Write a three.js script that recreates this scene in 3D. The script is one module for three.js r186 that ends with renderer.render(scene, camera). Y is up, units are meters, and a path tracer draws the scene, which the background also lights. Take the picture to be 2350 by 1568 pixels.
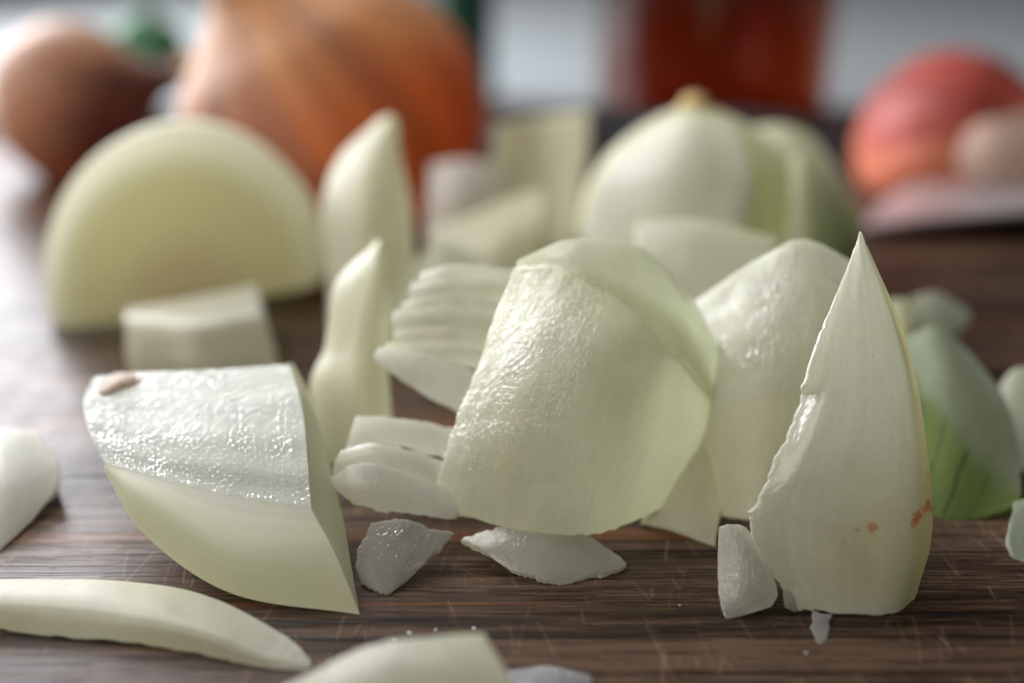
import * as THREE from 'three';
import { RectAreaLightUniformsLib } from 'three/addons/lights/RectAreaLightUniformsLib.js';
import { mergeGeometries } from 'three/addons/utils/BufferGeometryUtils.js';

/* ---------- camera, light, exposure ---------- */
const scene = new THREE.Scene();
const W = 2350, H = 1568, F = 2736;                       // frame the measurements were taken in, and its focal length
const PITCH = Math.atan(0.4327), EYE = 0.1032;            // the lens looks down on the board from about 10 cm
const camera = new THREE.PerspectiveCamera(2 * Math.atan(H / 2 / F) * 180 / Math.PI, W / H, 0.01, 20);
camera.position.set(0, EYE, 0);
camera.rotation.x = -PITCH;
camera.focus = 0.176;
camera.userData.fStop = 4.4;
scene.add(camera);

const renderer = new THREE.WebGLRenderer({ antialias: true });
renderer.toneMapping = THREE.LinearToneMapping;
renderer.toneMappingExposure = 1.1;
renderer.shadowMap.enabled = true;
RectAreaLightUniformsLib.init();

scene.background = new THREE.Color(0.035, 0.038, 0.042);   // the dim room
function areaLight(name, w, h, power, color, from, to) {
  const l = new THREE.RectAreaLight(color, power, w, h);
  l.name = name; l.position.set(...from); l.lookAt(...to); scene.add(l);
}
areaLight('window_light', 0.50, 0.28, 18, 0xf6f7fd, [-0.47, 0.27, -0.62], [-0.05, 0, -0.2]);         // window behind, to the left
areaLight('skylight', 0.40, 0.40, 7, 0xf8f8fa, [-0.28, 0.64, -0.50], [-0.02, 0, -0.2]);               // daylight from above and behind
areaLight('fill_light', 0.6, 0.5, 2.9, 0xfff4e6, [-0.42, 0.6, 0.22], [0, 0, -0.2]);                     // added fill from the near left, brightens the front faces

/* ---------- helpers ---------- */
let seedState = 20240517;
const rnd = () => { seedState = (seedState + 0x6d2b79f5) | 0; let t = Math.imul(seedState ^ (seedState >>> 15), 1 | seedState); t = (t + Math.imul(t ^ (t >>> 7), 61 | t)) ^ t; return ((t ^ (t >>> 14)) >>> 0) / 4294967296; };
const hash = (x, y, s) => { let h = Math.imul(x, 374761393) ^ Math.imul(y, 668265263) ^ Math.imul(s, 1274126177); h = Math.imul(h ^ (h >>> 13), 1274126177); return ((h ^ (h >>> 16)) >>> 0) / 4294967296; };
const fade = (t) => t * t * (3 - 2 * t), lerp = (a, b, t) => a + (b - a) * t, clamp = (x, a = 0, b = 1) => Math.min(b, Math.max(a, x));
const step = (a, b, x) => fade(clamp((x - a) / (b - a)));
function noise(x, y, s = 0) {
  const i = Math.floor(x), j = Math.floor(y), u = fade(x - i), v = fade(y - j);
  return lerp(lerp(hash(i, j, s), hash(i + 1, j, s), u), lerp(hash(i, j + 1, s), hash(i + 1, j + 1, s), u), v);
}
const fbm = (x, y, s = 0) => 0.5 * noise(x, y, s) + 0.3 * noise(x * 2.1, y * 2.1, s + 7) + 0.2 * noise(x * 4.3, y * 4.3, s + 13);

const fwd = new THREE.Vector3(0, -Math.sin(PITCH), -Math.cos(PITCH)), up = new THREE.Vector3(0, Math.cos(PITCH), -Math.sin(PITCH));
const reach = (row) => 0.17 * 1810 / (row + 400);         // how far off the board lies that is seen at that row
// a place in the world: seen at (x, y), standing over the part of the board that is seen at that row
const at = (x, y, row) => new THREE.Vector3(0, EYE, 0).addScaledVector(fwd.clone().addScaledVector(new THREE.Vector3(1, 0, 0), (x - W / 2) / F).addScaledVector(up, -(y - H / 2) / F), reach(row));

const used = {};
function numbered(name) { const n = used[name] = (used[name] ?? -1) + 1; return n ? `${name}_${String(n).padStart(3, '0')}` : name; }
function thing(name, label, category, group) {
  const o = new THREE.Group(); o.name = numbered(name); scene.add(o);
  o.userData = { label, category };
  if (group) o.userData.group = group;
  return o;
}
function put(name, geometry, material, parent, label) {
  const m = new THREE.Mesh(geometry, material); m.name = name; m.castShadow = m.receiveShadow = true;
  if (label) m.userData.label = label;
  parent.add(m);
  return m;
}
function structure(name, geometry, material) { const m = put(name, geometry, material, scene); m.userData.kind = 'structure'; return m; }
function settle(group) {                                   // move a thing's origin to its base
  const box = new THREE.Box3().setFromObject(group), c = box.getCenter(new THREE.Vector3()).setY(box.min.y);
  group.position.copy(c);
  for (const child of group.children) child.position.sub(c);
  return group;
}

// smooth surface through a net of points
function netPoint(net, u, v) {
  const nr = net.length, nc = net[0].length;
  const w = (t) => [(-t + 2 * t * t - t * t * t) / 2, (2 - 5 * t * t + 3 * t * t * t) / 2, (t + 4 * t * t - 3 * t * t * t) / 2, (t * t * t - t * t) / 2];
  const line = (get, n, t) => {
    const x = clamp(t) * (n - 1), i = Math.min(Math.floor(x), n - 2), k = w(x - i), p = new THREE.Vector3();
    const g = (j) => (j < 0 ? get(0).clone().multiplyScalar(2).sub(get(1)) : j > n - 1 ? get(n - 1).clone().multiplyScalar(2).sub(get(n - 2)) : get(j));
    for (let a = 0; a < 4; a++) p.addScaledVector(g(i - 1 + a), k[a]);
    return p;
  };
  return line((r) => line((c) => net[r][c], nc, u), nr, v);
}
const toNet = (rows) => rows.map((r) => r.map((p) => (p.isVector3 ? p : at(...p))));

// wet, cut onion cells: fine lumps a little drawn out along the fibre
function cells(x, y, s) {
  const a = noise(x * 2100, y * 1700, s), b = noise(x * 0.6 * 4300 + y * 0.8 * 4300, -x * 0.8 * 4300 + y * 0.6 * 4300, s + 3), c = noise(x * 640, y * 520, s + 5), d = noise(x * 260, y * 200, s + 6);
  return (0.5 * a * a + 0.3 * b + 0.3 * c - 0.5) * (0.35 + 0.9 * d);
}

function gridGeometry(nu, nv, point, color, flip, su = 1, sv = 1) {
  const pos = new Float32Array((nu + 1) * (nv + 1) * 3), col = new Float32Array(pos.length), uv = new Float32Array((nu + 1) * (nv + 1) * 2), index = [];
  for (let j = 0, k = 0; j <= nv; j++) for (let i = 0; i <= nu; i++, k++) {
    const p = point(i / nu, j / nv, i, j), c = color(i / nu, j / nv, p);
    pos.set([p.x, p.y, p.z], k * 3); col.set(c, k * 3); uv.set([i / nu * su, (1 - j / nv) * sv], k * 2);
  }
  for (let j = 0; j < nv; j++) for (let i = 0; i < nu; i++) {
    const a = j * (nu + 1) + i, b = a + 1, c = a + nu + 1, d = c + 1;
    if (flip) index.push(a, b, c, b, d, c); else index.push(a, c, b, b, c, d);
  }
  const g = new THREE.BufferGeometry();
  g.setAttribute('position', new THREE.BufferAttribute(pos, 3)); g.setAttribute('color', new THREE.BufferAttribute(col, 3)); g.setAttribute('uv', new THREE.BufferAttribute(uv, 2));
  g.setIndex(index); g.computeVertexNormals();
  return g;
}

/* ---------- materials ---------- */
// relief of a cut onion surface: small burst cells, a little longer along the fibre; the mask says where it is cut
function reliefTexture(px, wide, tall, seed, mask, fibre = 1) {
  const d = new Uint8Array(px * px * 4);
  for (let j = 0; j < px; j++) for (let i = 0; i < px; i++) {
    const u = i / px, v = j / px, x = u * wide, y = v * tall, m = mask(u, v);
    let h = 0.5;
    if (m > 0.01) {
      const w = (k, sd) => {                                // burst cells: little domes of uneven size
        const qx = x * k, qy = y * k / fibre, ci = Math.floor(qx), cj = Math.floor(qy); let best = 0;
        for (let b = -1; b < 2; b++) for (let a = -1; a < 2; a++) {
          const px_ = ci + a + hash(ci + a, cj + b, sd), py_ = cj + b + hash(ci + a, cj + b, sd + 1), size = 0.25 + 0.75 * hash(ci + a, cj + b, sd + 2), d2 = ((qx - px_) ** 2 + (qy - py_) ** 2) / (size * size);
          if (d2 < 1) best = Math.max(best, (1 - d2) * size * (0.3 + 0.7 * hash(ci + a, cj + b, sd + 3)));
        }
        return best;
      };
      h += m * (0.50 * (w(1550, seed) - 0.3) + 0.30 * (w(3000, seed + 11) - 0.3) + 0.30 * (noise(x * 500, y * 420, seed + 5) - 0.5)) * (0.3 + 0.9 * noise(x * 300, y * 260, seed + 6));
    }
    h += 0.02 * (noise(x * 2600, y * 90, seed + 30) - 0.5) + 0.02 * (noise(x * 3000, y * 3000, seed + 31) - 0.5);
    d.set([clamp(h) * 255, clamp(h) * 255, clamp(h) * 255, 255], (j * px + i) * 4);
  }
  const t = new THREE.DataTexture(d, px, px); t.magFilter = THREE.LinearFilter; t.wrapS = t.wrapT = THREE.MirroredRepeatWrapping; t.repeat.set(1 / wide, 1 / tall); t.needsUpdate = true;
  return t;
}
const wetRelief = reliefTexture(1024, 0.03, 0.03, 5, () => 1, 1.3), softRelief = reliefTexture(512, 0.03, 0.03, 15, () => 0.35, 1.6);
const flesh = (o) => new THREE.MeshPhysicalMaterial({ vertexColors: true, roughness: 0.95, transmission: 0.58, thickness: 0, ior: 1.4, clearcoat: 0.6, clearcoatRoughness: 0.28, side: THREE.DoubleSide, ...o });
const M = {
  skin: flesh({}),
  inner: flesh({ transmission: 0.85, roughness: 0.7, clearcoat: 0.3 }),
  wet: flesh({ transmission: 0.5 }),
  soft: flesh({ transmission: 0.62, clearcoat: 0.4 }),
  solid: flesh({ transmission: 0.45, clearcoat: 0.25, clearcoatRoughness: 0.4 }),
  dense: flesh({ transmission: 0.1, clearcoat: 0.3 }),
  clear: flesh({ roughness: 0.8, transmission: 0.75, clearcoat: 1, clearcoatRoughness: 0.12 }),
  film: new THREE.MeshPhysicalMaterial({ color: 0xffffff, roughness: 0.12, transmission: 1, thickness: 0, ior: 1.5, bumpMap: wetRelief, bumpScale: 0.00042 }),
  heavyFilm: new THREE.MeshPhysicalMaterial({ color: 0xffffff, roughness: 0.12, transmission: 1, thickness: 0, ior: 1.38, bumpMap: wetRelief, bumpScale: 0.0008 }),
  cutFilm: new THREE.MeshPhysicalMaterial({ color: 0xffffff, roughness: 0.16, transmission: 1, thickness: 0, ior: 1.24, bumpMap: wetRelief, bumpScale: 0.00065 }),
  softFilm: new THREE.MeshPhysicalMaterial({ color: 0xffffff, roughness: 0.2, transmission: 1, thickness: 0, ior: 1.45, bumpMap: softRelief, bumpScale: 0.0003 }),
  paper: new THREE.MeshPhysicalMaterial({ vertexColors: true, roughness: 0.8, transmission: 0.5, thickness: 0, clearcoat: 0.3, clearcoatRoughness: 0.4, side: THREE.DoubleSide }),
  peel: new THREE.MeshPhysicalMaterial({ vertexColors: true, roughness: 0.55 }),
  matt: new THREE.MeshStandardMaterial({ vertexColors: true, roughness: 0.9 }),
};
const PALE = [0.885, 0.905, 0.755], WHITE = [0.90, 0.905, 0.82], YELLOW = [0.87, 0.86, 0.66], GREEN = [0.36, 0.47, 0.10], GREY = [0.80, 0.80, 0.74];
const mix = (a, b, t) => a.map((x, i) => lerp(x, b[i], t));
const isThere = (list, k) => list.includes(k);

/* an onion layer of real thickness cut from a net of points: outer face, inner face and the cut edge all round */
let layerSeed = 1;
function layer(parent, rows, o = {}) {
  const { thick = () => 1, t = 0.003, n = 48, jag = 0.0005, rough = 'lrtb', wet = 0.00004, wetAt = () => 1, face = M.skin, edge = M.wet, color = PALE, tint, taper = 0.35, lines = 0.018, wave, film } = o;
  const seed = o.seed ?? (layerSeed += 17), net = toNet(rows), nu = o.nu ?? n, nv = o.nv ?? n;
  const wide = netPoint(net, 0, 0.5).distanceTo(netPoint(net, 0.5, 0.5)) + netPoint(net, 0.5, 0.5).distanceTo(netPoint(net, 1, 0.5));
  const tall = netPoint(net, 0.5, 0).distanceTo(netPoint(net, 0.5, 0.5)) + netPoint(net, 0.5, 0.5).distanceTo(netPoint(net, 0.5, 1));
  const nick = (x, s) => jag * 1.5 * Math.max(0, noise(x * 420, 1.5, s) * 0.55 + noise(x * 1300, 2.5, s) * 0.4 + noise(x * 110, 0.5, s) * 0.8 - 0.55);
  const warp = (u, v) => {
    const l = isThere(rough, 'l') ? nick(v * tall, seed) / wide : 0, r = isThere(rough, 'r') ? nick(v * tall, seed + 1) / wide : 0;
    const a = isThere(rough, 't') ? nick(u * wide, seed + 2) / tall : 0, b = isThere(rough, 'b') ? nick(u * wide, seed + 3) / tall : 0;
    return [l + u * (1 - l - r), a + v * (1 - a - b)];
  };
  const front = [], back = [], normals = [], e = 0.004;
  for (let j = 0; j <= nv; j++) for (let i = 0; i <= nu; i++) {
    const [u, v] = warp(i / nu, j / nv), p = netPoint(net, u, v);
    const du = netPoint(net, Math.min(1, u + e), v).sub(netPoint(net, Math.max(0, u - e), v)), dv = netPoint(net, u, Math.min(1, v + e)).sub(netPoint(net, u, Math.max(0, v - e)));
    let nrm = dv.cross(du);
    if (nrm.length() < 1e-12) nrm = at(0, 0, 500).sub(p).negate();
    nrm.normalize();
    const rim = Math.min(i, nu - i, j, nv - j), x = u * wide, y = v * tall;
    const inset = rim === 0 ? 0.25 : 0;                 // cut corners are a little rounded
    const th = t * thick(u, v) * (1 - taper * (1 - 4 * u * (1 - u)) * 0.5 - taper * (1 - 4 * v * (1 - v)) * 0.5);
    const low = (fbm(x * 90, y * 60, seed + 9) - 0.5) * 0.0006, d = wet * wetAt(u, v) * cells(x, y, seed) * 2.2 + low + (wave ? wave(u, v) : 0);
    normals.push(nrm);
    front.push(p.clone().addScaledVector(nrm, d - inset * Math.min(0.0006, th * 0.3)));
    back.push(p.clone().addScaledVector(nrm, -th + wet * cells(x + 3, y, seed + 4) + low + inset * Math.min(0.0006, th * 0.3)));
  }
  const base = (u, v) => {
    const f = 1 + lines * 2 * (noise(u * wide * 1500, v * tall * 40, seed + 21) - 0.5) + 0.16 * (fbm(u * wide * 160, v * tall * 110, seed + 5) - 0.5) + 0.06 * (noise(u * wide * 2600, v * tall * 1500, seed + 15) - 0.5);
    const c = tint ? tint(u, v, color) : color;
    return [c[0] * f, c[1] * f, c[2] * f * (1 - 0.12 * (fbm(u * wide * 70, v * tall * 70, seed + 2) - 0.5))].map((q) => Math.min(q, 0.93));
  };
  const k = (i, j) => j * (nu + 1) + i;
  put('outer_face', gridGeometry(nu, nv, (u, v, i, j) => front[k(i, j)], base, false, wide, tall), face, parent);
  put('inner_face', gridGeometry(nu, nv, (u, v, i, j) => back[k(i, j)], base, true, wide, tall), face === M.clear || face === M.matt ? face : M.inner, parent);
  if (film) { const [u0, v0, u1, v1, m = M.film] = film, i0 = Math.round(u0 * nu), i1 = Math.round(u1 * nu), j0 = Math.round(v0 * nv), j1 = Math.round(v1 * nv);
    put('juice_film', gridGeometry(i1 - i0, j1 - j0, (u, v, i, j) => front[k(i0 + i, j0 + j)].clone().addScaledVector(normals[k(i0 + i, j0 + j)], 0.00016), () => [1, 1, 1], false, wide * (u1 - u0), tall * (v1 - v0)), m, parent); }
  const loop = [];
  for (let i = 0; i < nu; i++) loop.push([i, 0]);
  for (let j = 0; j < nv; j++) loop.push([nu, j]);
  for (let i = nu; i > 0; i--) loop.push([i, nv]);
  for (let j = nv; j > 0; j--) loop.push([0, j]);
  const N = loop.length, across = 4;
  put('cut_edge', gridGeometry(N, across, (u, v, i, j) => {
    const [a, b] = loop[i % N], f = front[k(a, b)], r = back[k(a, b)], s = j / across, p = f.clone().lerp(r, s);
    if (j > 0 && j < across) {
      const inner = k(clamp(a, 2, nu - 2), clamp(b, 2, nv - 2)), out = p.clone().sub(front[inner].clone().lerp(back[inner], s)).normalize();
      p.addScaledVector(out, wet * 1.5 * cells(i * 0.0004, j * 0.0006, seed + 8) + 0.06 * Math.min(t, 0.003) * Math.sin(Math.PI * s));
    }
    return p;
  }, (u, v) => { const [a, b] = loop[Math.round(u * N) % N]; return mix(base(a / nu, b / nv), WHITE, 0.25); }, true, 2 * (wide + tall), t), edge, parent);
  return parent;
}
function petal(name, label, category, rows, o = {}) { return settle(layer(thing(name, label, category, o.group), rows, o)); }
function subLayer(parent, rows, o = {}) { const g = new THREE.Group(); g.name = 'layer'; parent.add(g); layer(g, rows, o); return g; }

/* a single sheet of a solid piece (its neighbours share its border) */
function sheet(rows, nu, nv, { wet = 0, color = PALE, tint, seed = layerSeed += 13, wave, flip = false, lines = 0.04, acrossU = false } = {}) {
  const net = toNet(rows), wide = netPoint(net, 0, 0.5).distanceTo(netPoint(net, 1, 0.5)), tall = netPoint(net, 0.5, 0).distanceTo(netPoint(net, 0.5, 1)), e = 0.004;
  return gridGeometry(nu, nv, (u, v, i, j) => {
    const p = netPoint(net, u, v), rim = Math.min(i, nu - i, j, nv - j);
    if ((!wet && !wave) || rim === 0) return p;
    const du = netPoint(net, Math.min(1, u + e), v).sub(netPoint(net, Math.max(0, u - e), v)), dv = netPoint(net, u, Math.min(1, v + e)).sub(netPoint(net, u, Math.max(0, v - e)));
    const nrm = dv.cross(du).normalize();
    return p.addScaledVector(nrm, (flip ? -1 : 1) * (2.2 * wet * cells(u * wide, v * tall, seed) + (wave ? wave(u, v) * Math.min(1, rim / 6) : 0)));
  }, (u, v) => {
    const f = 1 + lines * 2 * ((acrossU ? noise(v * tall * 1500, u * wide * 40, seed + 21) * 0.6 + noise(v * tall * 420, u * wide * 25, seed + 22) * 0.4 : noise(u * wide * 1100, v * tall * 40, seed + 21)) - 0.5) + 0.09 * (fbm(u * wide * 150, v * tall * 150, seed + 5) - 0.5), c = tint ? tint(u, v, color) : color;
    return c.map((x) => Math.min(0.93, x * f));
  }, flip, wide, tall);
}
function fan(loop, apex, color) {                          // closes a hidden side
  const pos = [], col = [];
  loop.forEach((p, i) => { const q = loop[(i + 1) % loop.length]; pos.push(p.x, p.y, p.z, q.x, q.y, q.z, apex.x, apex.y, apex.z); for (let k = 0; k < 3; k++) col.push(...color); });
  const g = new THREE.BufferGeometry();
  g.setAttribute('position', new THREE.Float32BufferAttribute(pos, 3)); g.setAttribute('color', new THREE.Float32BufferAttribute(col, 3)); g.computeVertexNormals();
  return g;
}
const edgeOf = (rows, n, u0, v0, u1, v1) => { const net = toNet(rows), r = []; for (let i = 0; i < n; i++) r.push(netPoint(net, lerp(u0, u1, i / n), lerp(v0, v1, i / n))); return r; };

/* ---------- the setting: counter, wall ---------- */
structure('counter', new THREE.BoxGeometry(3, 0.04, 2.4).translate(0, -0.038, -0.4), new THREE.MeshStandardMaterial({ color: new THREE.Color().setRGB(0.33, 0.36, 0.37), roughness: 0.7 }));
structure('wall', new THREE.BoxGeometry(3, 1.4, 0.05).translate(0, 0.68, -1.5), new THREE.MeshStandardMaterial({ color: new THREE.Color().setRGB(0.72, 0.74, 0.76), roughness: 0.9 }));

/* ---------- cutting board ---------- */
function woodTextures() {
  const S = 2048, cv = document.createElement('canvas'); cv.width = cv.height = S;
  const g = cv.getContext('2d'), im = g.createImageData(S, S), bump = new Uint8Array(S * S * 4);
  const sx = 0.44 / S, sz = 0.22 / S;                      // metres to a texel, along and across the grain
  for (let j = 0; j < S; j++) for (let i = 0; i < S; i++) {
    const x = i * sx, z = j * sz + 0.0012 * (fbm(x * 14, j * sz * 20, 3) - 0.5);
    const band = fbm(x * 3, z * 130, 11), fine = fbm(x * 22, z * 900, 19), hair = noise(x * 130, z * 3900, 23), speck = noise(x * 700, z * 4600, 29);
    let k = 0.5 + 1.2 * (band - 0.5) + 1.15 * (fine - 0.5) + 0.85 * (hair - 0.5) + 0.35 * (speck - 0.5);
    const dark = step(0.55, 0.64, fbm(x * 12 + 5, z * 900, 31)) * step(0.35, 0.6, noise(x * 5, z * 130, 37));
    const pore = step(0.70, 0.80, noise(x * 120, z * 4400, 41)) * (0.3 + 0.7 * noise(x * 9, z * 160, 43));
    k = clamp(k);
    let c = k < 0.5 ? mix([0.008, 0.004, 0.0025], [0.046, 0.0245, 0.0138], k * 2) : mix([0.046, 0.0245, 0.0138], [0.112, 0.068, 0.043], k * 2 - 1);
    c = mix(c, [0.012, 0.007, 0.006], clamp(dark * 0.92 + pore * 0.6));
    const amber = step(0.66, 0.76, fbm(x * 6 + 3, z * 300, 47)) * 0.5;
    c = mix(c, [0.22, 0.085, 0.03], amber * (1 - dark));
    const o = (j * S + i) * 4;
    for (let q = 0; q < 3; q++) im.data[o + q] = 255 * Math.pow(clamp(c[q]), 1 / 2.2);
    im.data[o + 3] = 255;
    const b = 150 + 50 * (fine - 0.5) + 40 * (hair - 0.5) - 90 * dark - 60 * pore;
    bump[o] = bump[o + 1] = bump[o + 2] = clamp(b, 0, 255); bump[o + 3] = 255;
  }
  g.putImageData(im, 0, 0);
  const mark = (x, y, len, a, w, alpha, rgb) => {
    g.strokeStyle = `rgba(${rgb},${alpha})`; g.lineWidth = w; g.beginPath();
    const bend = (rnd() - 0.5) * 0.15, ex = x + Math.cos(a) * len / sx, ey = y + Math.sin(a) * len / sz;
    g.moveTo(x, y); g.quadraticCurveTo((x + ex) / 2 + bend * len / sx, (y + ey) / 2, ex, ey); g.stroke();
  };
  for (let i = 0; i < 3200; i++) {                          // knife cuts across the grain
    const steep = Math.PI / 2 + (rnd() - 0.5) * 0.7 + (rnd() < 0.25 ? -0.5 : 0);
    mark(rnd() * S, rnd() * S, 0.002 + 0.014 * rnd() * rnd(), steep, 0.6 + 0.9 * rnd(), 0.16 + 0.54 * rnd() * rnd(), '172,146,118');
  }
  for (let i = 0; i < 260; i++) mark(rnd() * S, rnd() * S, 0.01 + 0.03 * rnd(), (rnd() - 0.5) * 1.3, 0.5 + 0.6 * rnd(), 0.12 + 0.2 * rnd(), rnd() < 0.5 ? '170,140,100' : '14,9,7');
  for (let i = 0; i < 26; i++) mark(rnd() * S, rnd() * S, 0.015 + 0.03 * rnd(), 0.5 + rnd() * 0.4, 0.7, 0.3, '130,84,26');
  const map = new THREE.CanvasTexture(cv); map.colorSpace = THREE.SRGBColorSpace;
  const bt = new THREE.DataTexture(bump, S, S); bt.magFilter = THREE.LinearFilter; bt.needsUpdate = true; bt.flipY = true;
  for (const t of [map, bt]) { t.wrapS = t.wrapT = THREE.MirroredRepeatWrapping; t.repeat.set(1 / 0.44, 1 / 0.22); }
  return [map, bt];
}
{
  const [map, bumpMap] = woodTextures();
  const wood = new THREE.MeshPhysicalMaterial({ map, bumpMap, bumpScale: 0.0002, roughness: 0.33, ior: 1.45, specularIntensity: 0.38 });
  const z0 = -0.05, z1 = -0.475, x0 = -0.34, x1 = 0.36, b = 0.004;
  const s = new THREE.Shape(); s.moveTo(x0, -z0); s.lineTo(x1, -z0); s.lineTo(x1, -z1); s.lineTo(x0, -z1); s.closePath();
  const g = new THREE.ExtrudeGeometry(s, { depth: 0.018 - 2 * b, bevelEnabled: true, bevelThickness: b, bevelSize: b, bevelSegments: 4 });
  g.rotateX(-Math.PI / 2).translate(0, -0.018 + b, 0);
  const p = g.attributes.position, uv = g.attributes.uv;
  for (let i = 0; i < p.count; i++) uv.setXY(i, p.getX(i) + 0.2, p.getZ(i) + p.getY(i) + 0.4);
  const board = thing('cutting_board', 'dark brown striped wooden cutting board with fine knife scratches', 'cutting board');
  put('plank', g, wood, board);
  settle(board);
}

/* ---------- the quarter onion in front on the left ---------- */
{
  const o = thing('onion_wedge', 'big onion wedge at front left with glistening flat cut top and brown root', 'onion wedge');
  const rim = [[240, 1064, 1290], [350, 1094, 1315], [520, 1136, 1345], [715, 1169, 1370]];
  const top = [[[215, 866, 1140], [350, 854, 1142], [510, 848, 1150], [662, 836, 1160]], [[192, 922, 1190], [350, 930, 1200], [520, 930, 1215], [692, 929, 1230]], [[206, 994, 1245], [350, 1010, 1265], [520, 1030, 1290], [706, 1064, 1315]], rim];
  const hem = [[242, 1086, 1284], [330, 1226, 1330], [530, 1362, 1386], [826, 1411, 1411]];
  const front = [rim, [[238, 1074, 1290], [335, 1150, 1340], [535, 1262, 1392], [768, 1270, 1396]], hem];
  const side = [[top[0][3], [672, 834, 1110]], [top[1][3], [712, 914, 1145]], [top[2][3], [750, 1044, 1200]], [rim[3], [786, 1184, 1275]], [front[1][3], [808, 1310, 1340]], [hem[3], [827, 1412, 1400]]];
  const ring = (u, v) => 0.00004 * Math.sin(30 * (v + 0.22 * (u - 0.4) * (u - 0.4)) + 3 * noise(u * 4, v * 3, 5));
  put('cut_face', sheet(top, 180, 150, { wet: 0.00002, wave: ring, color: [0.66, 0.685, 0.63], tint: (u, v, c) => { const q = v + 0.22 * (u - 0.45) * (u - 0.45), f = 1 + 0.10 * Math.sin(q * 26 + 2 * noise(u * 3, v * 3, 5)) * step(0.05, 0.3, q); return c.map((x) => x * f); } }), M.solid, o, 'glistening flat cut top of the wedge');
  put('juice_film', sheet(top.map((q) => q.map(([x, y, d]) => at(x, y, d).add(new THREE.Vector3(0, 0.00018, 0.00008)))), 60, 60, { wet: 0 }), M.cutFilm, o);
  put('outer_skin', sheet(front, 130, 110, { wet: 0.000006, color: PALE, lines: 0.06, acrossU: true, tint: (u, v, c) => mix(mix([0.88, 0.895, 0.82], c, step(0, 0.22, v + 0.1 * (noise(u * 30, v * 9, 6) - 0.5))), [0.83, 0.845, 0.60], 0.75 * step(0.1, 0.9, v + 0.3 * (fbm(u * 4, v * 6, 8) - 0.5))) }), M.solid, o);
  put('side_cut_face', sheet(side, 20, 120, { wet: 0.00003, color: [0.78, 0.76, 0.52] }), M.solid, o);
  const loop = [...edgeOf(top, 20, 0, 0, 1, 0), ...edgeOf(side, 40, 1, 0, 1, 1), ...edgeOf(front, 40, 1, 1, 0, 1), ...edgeOf(front, 8, 0, 1, 0, 0), ...edgeOf(top, 20, 0, 1, 0, 0)];
  put('underside', fan(loop, at(480, 1190, 1195), PALE), M.solid, o);
  const root = [[[207, 880, 1128], [262, 852, 1126], [345, 848, 1130]], [[203, 900, 1160], [262, 878, 1165], [335, 868, 1150]], [[205, 918, 1185], [255, 900, 1180], [318, 880, 1160]]];
  const rg = new THREE.Group(); rg.name = 'root_end'; rg.userData.label = 'pinkish brown dry root at the corner of the wedge'; o.add(rg);
  layer(rg, root, { t: 0.0016, n: 40, jag: 0.0012, wet: 0.0001, color: [0.62, 0.49, 0.38], face: M.soft, edge: M.soft, tint: (u, v, c) => mix(c, [0.42, 0.30, 0.19], 0.8 * step(0.45, 0.7, fbm(u * 5, v * 5, 7))) });
  settle(o);
}

/* ---------- the petals in focus ---------- */
{
  const o = thing('onion_piece', 'large domed onion piece in the centre, glistening on its left side', 'onion piece');
  subLayer(o, [
    [[1182, 606, 1205], [1330, 610, 1222], [1458, 662, 1205], [1562, 768, 1165]],
    [[1106, 800, 1238], [1255, 790, 1290], [1450, 800, 1285], [1624, 868, 1178]],
    [[1036, 990, 1250], [1205, 985, 1308], [1420, 985, 1304], [1634, 970, 1184]],
    [[982, 1168, 1250], [1160, 1216, 1290], [1360, 1234, 1288], [1545, 1162, 1205]],
  ], { t: 0.004, nu: 150, nv: 150, jag: 0.0007, lines: 0.035, wet: 0.00003, film: [0.0, 0.0, 0.52, 0.84], tint: (u, v, c) => mix(c, [0.86, 0.86, 0.66], 0.6 * step(0.35, 0.8, u)) });
  subLayer(o, [
    [[1184, 597, 1192], [1315, 546, 1206], [1462, 562, 1200], [1592, 682, 1164]],
    [[1192, 670, 1214], [1345, 622, 1232], [1520, 665, 1222], [1657, 820, 1166]],
    [[1210, 820, 1229], [1400, 780, 1246], [1560, 820, 1232], [1652, 945, 1172]],
  ], { t: 0.0026, n: 100, wet: 0.00003, color: [0.88, 0.905, 0.75], face: M.soft, film: [0, 0, 1, 1, M.softFilm] });
  settle(o);
}
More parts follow.
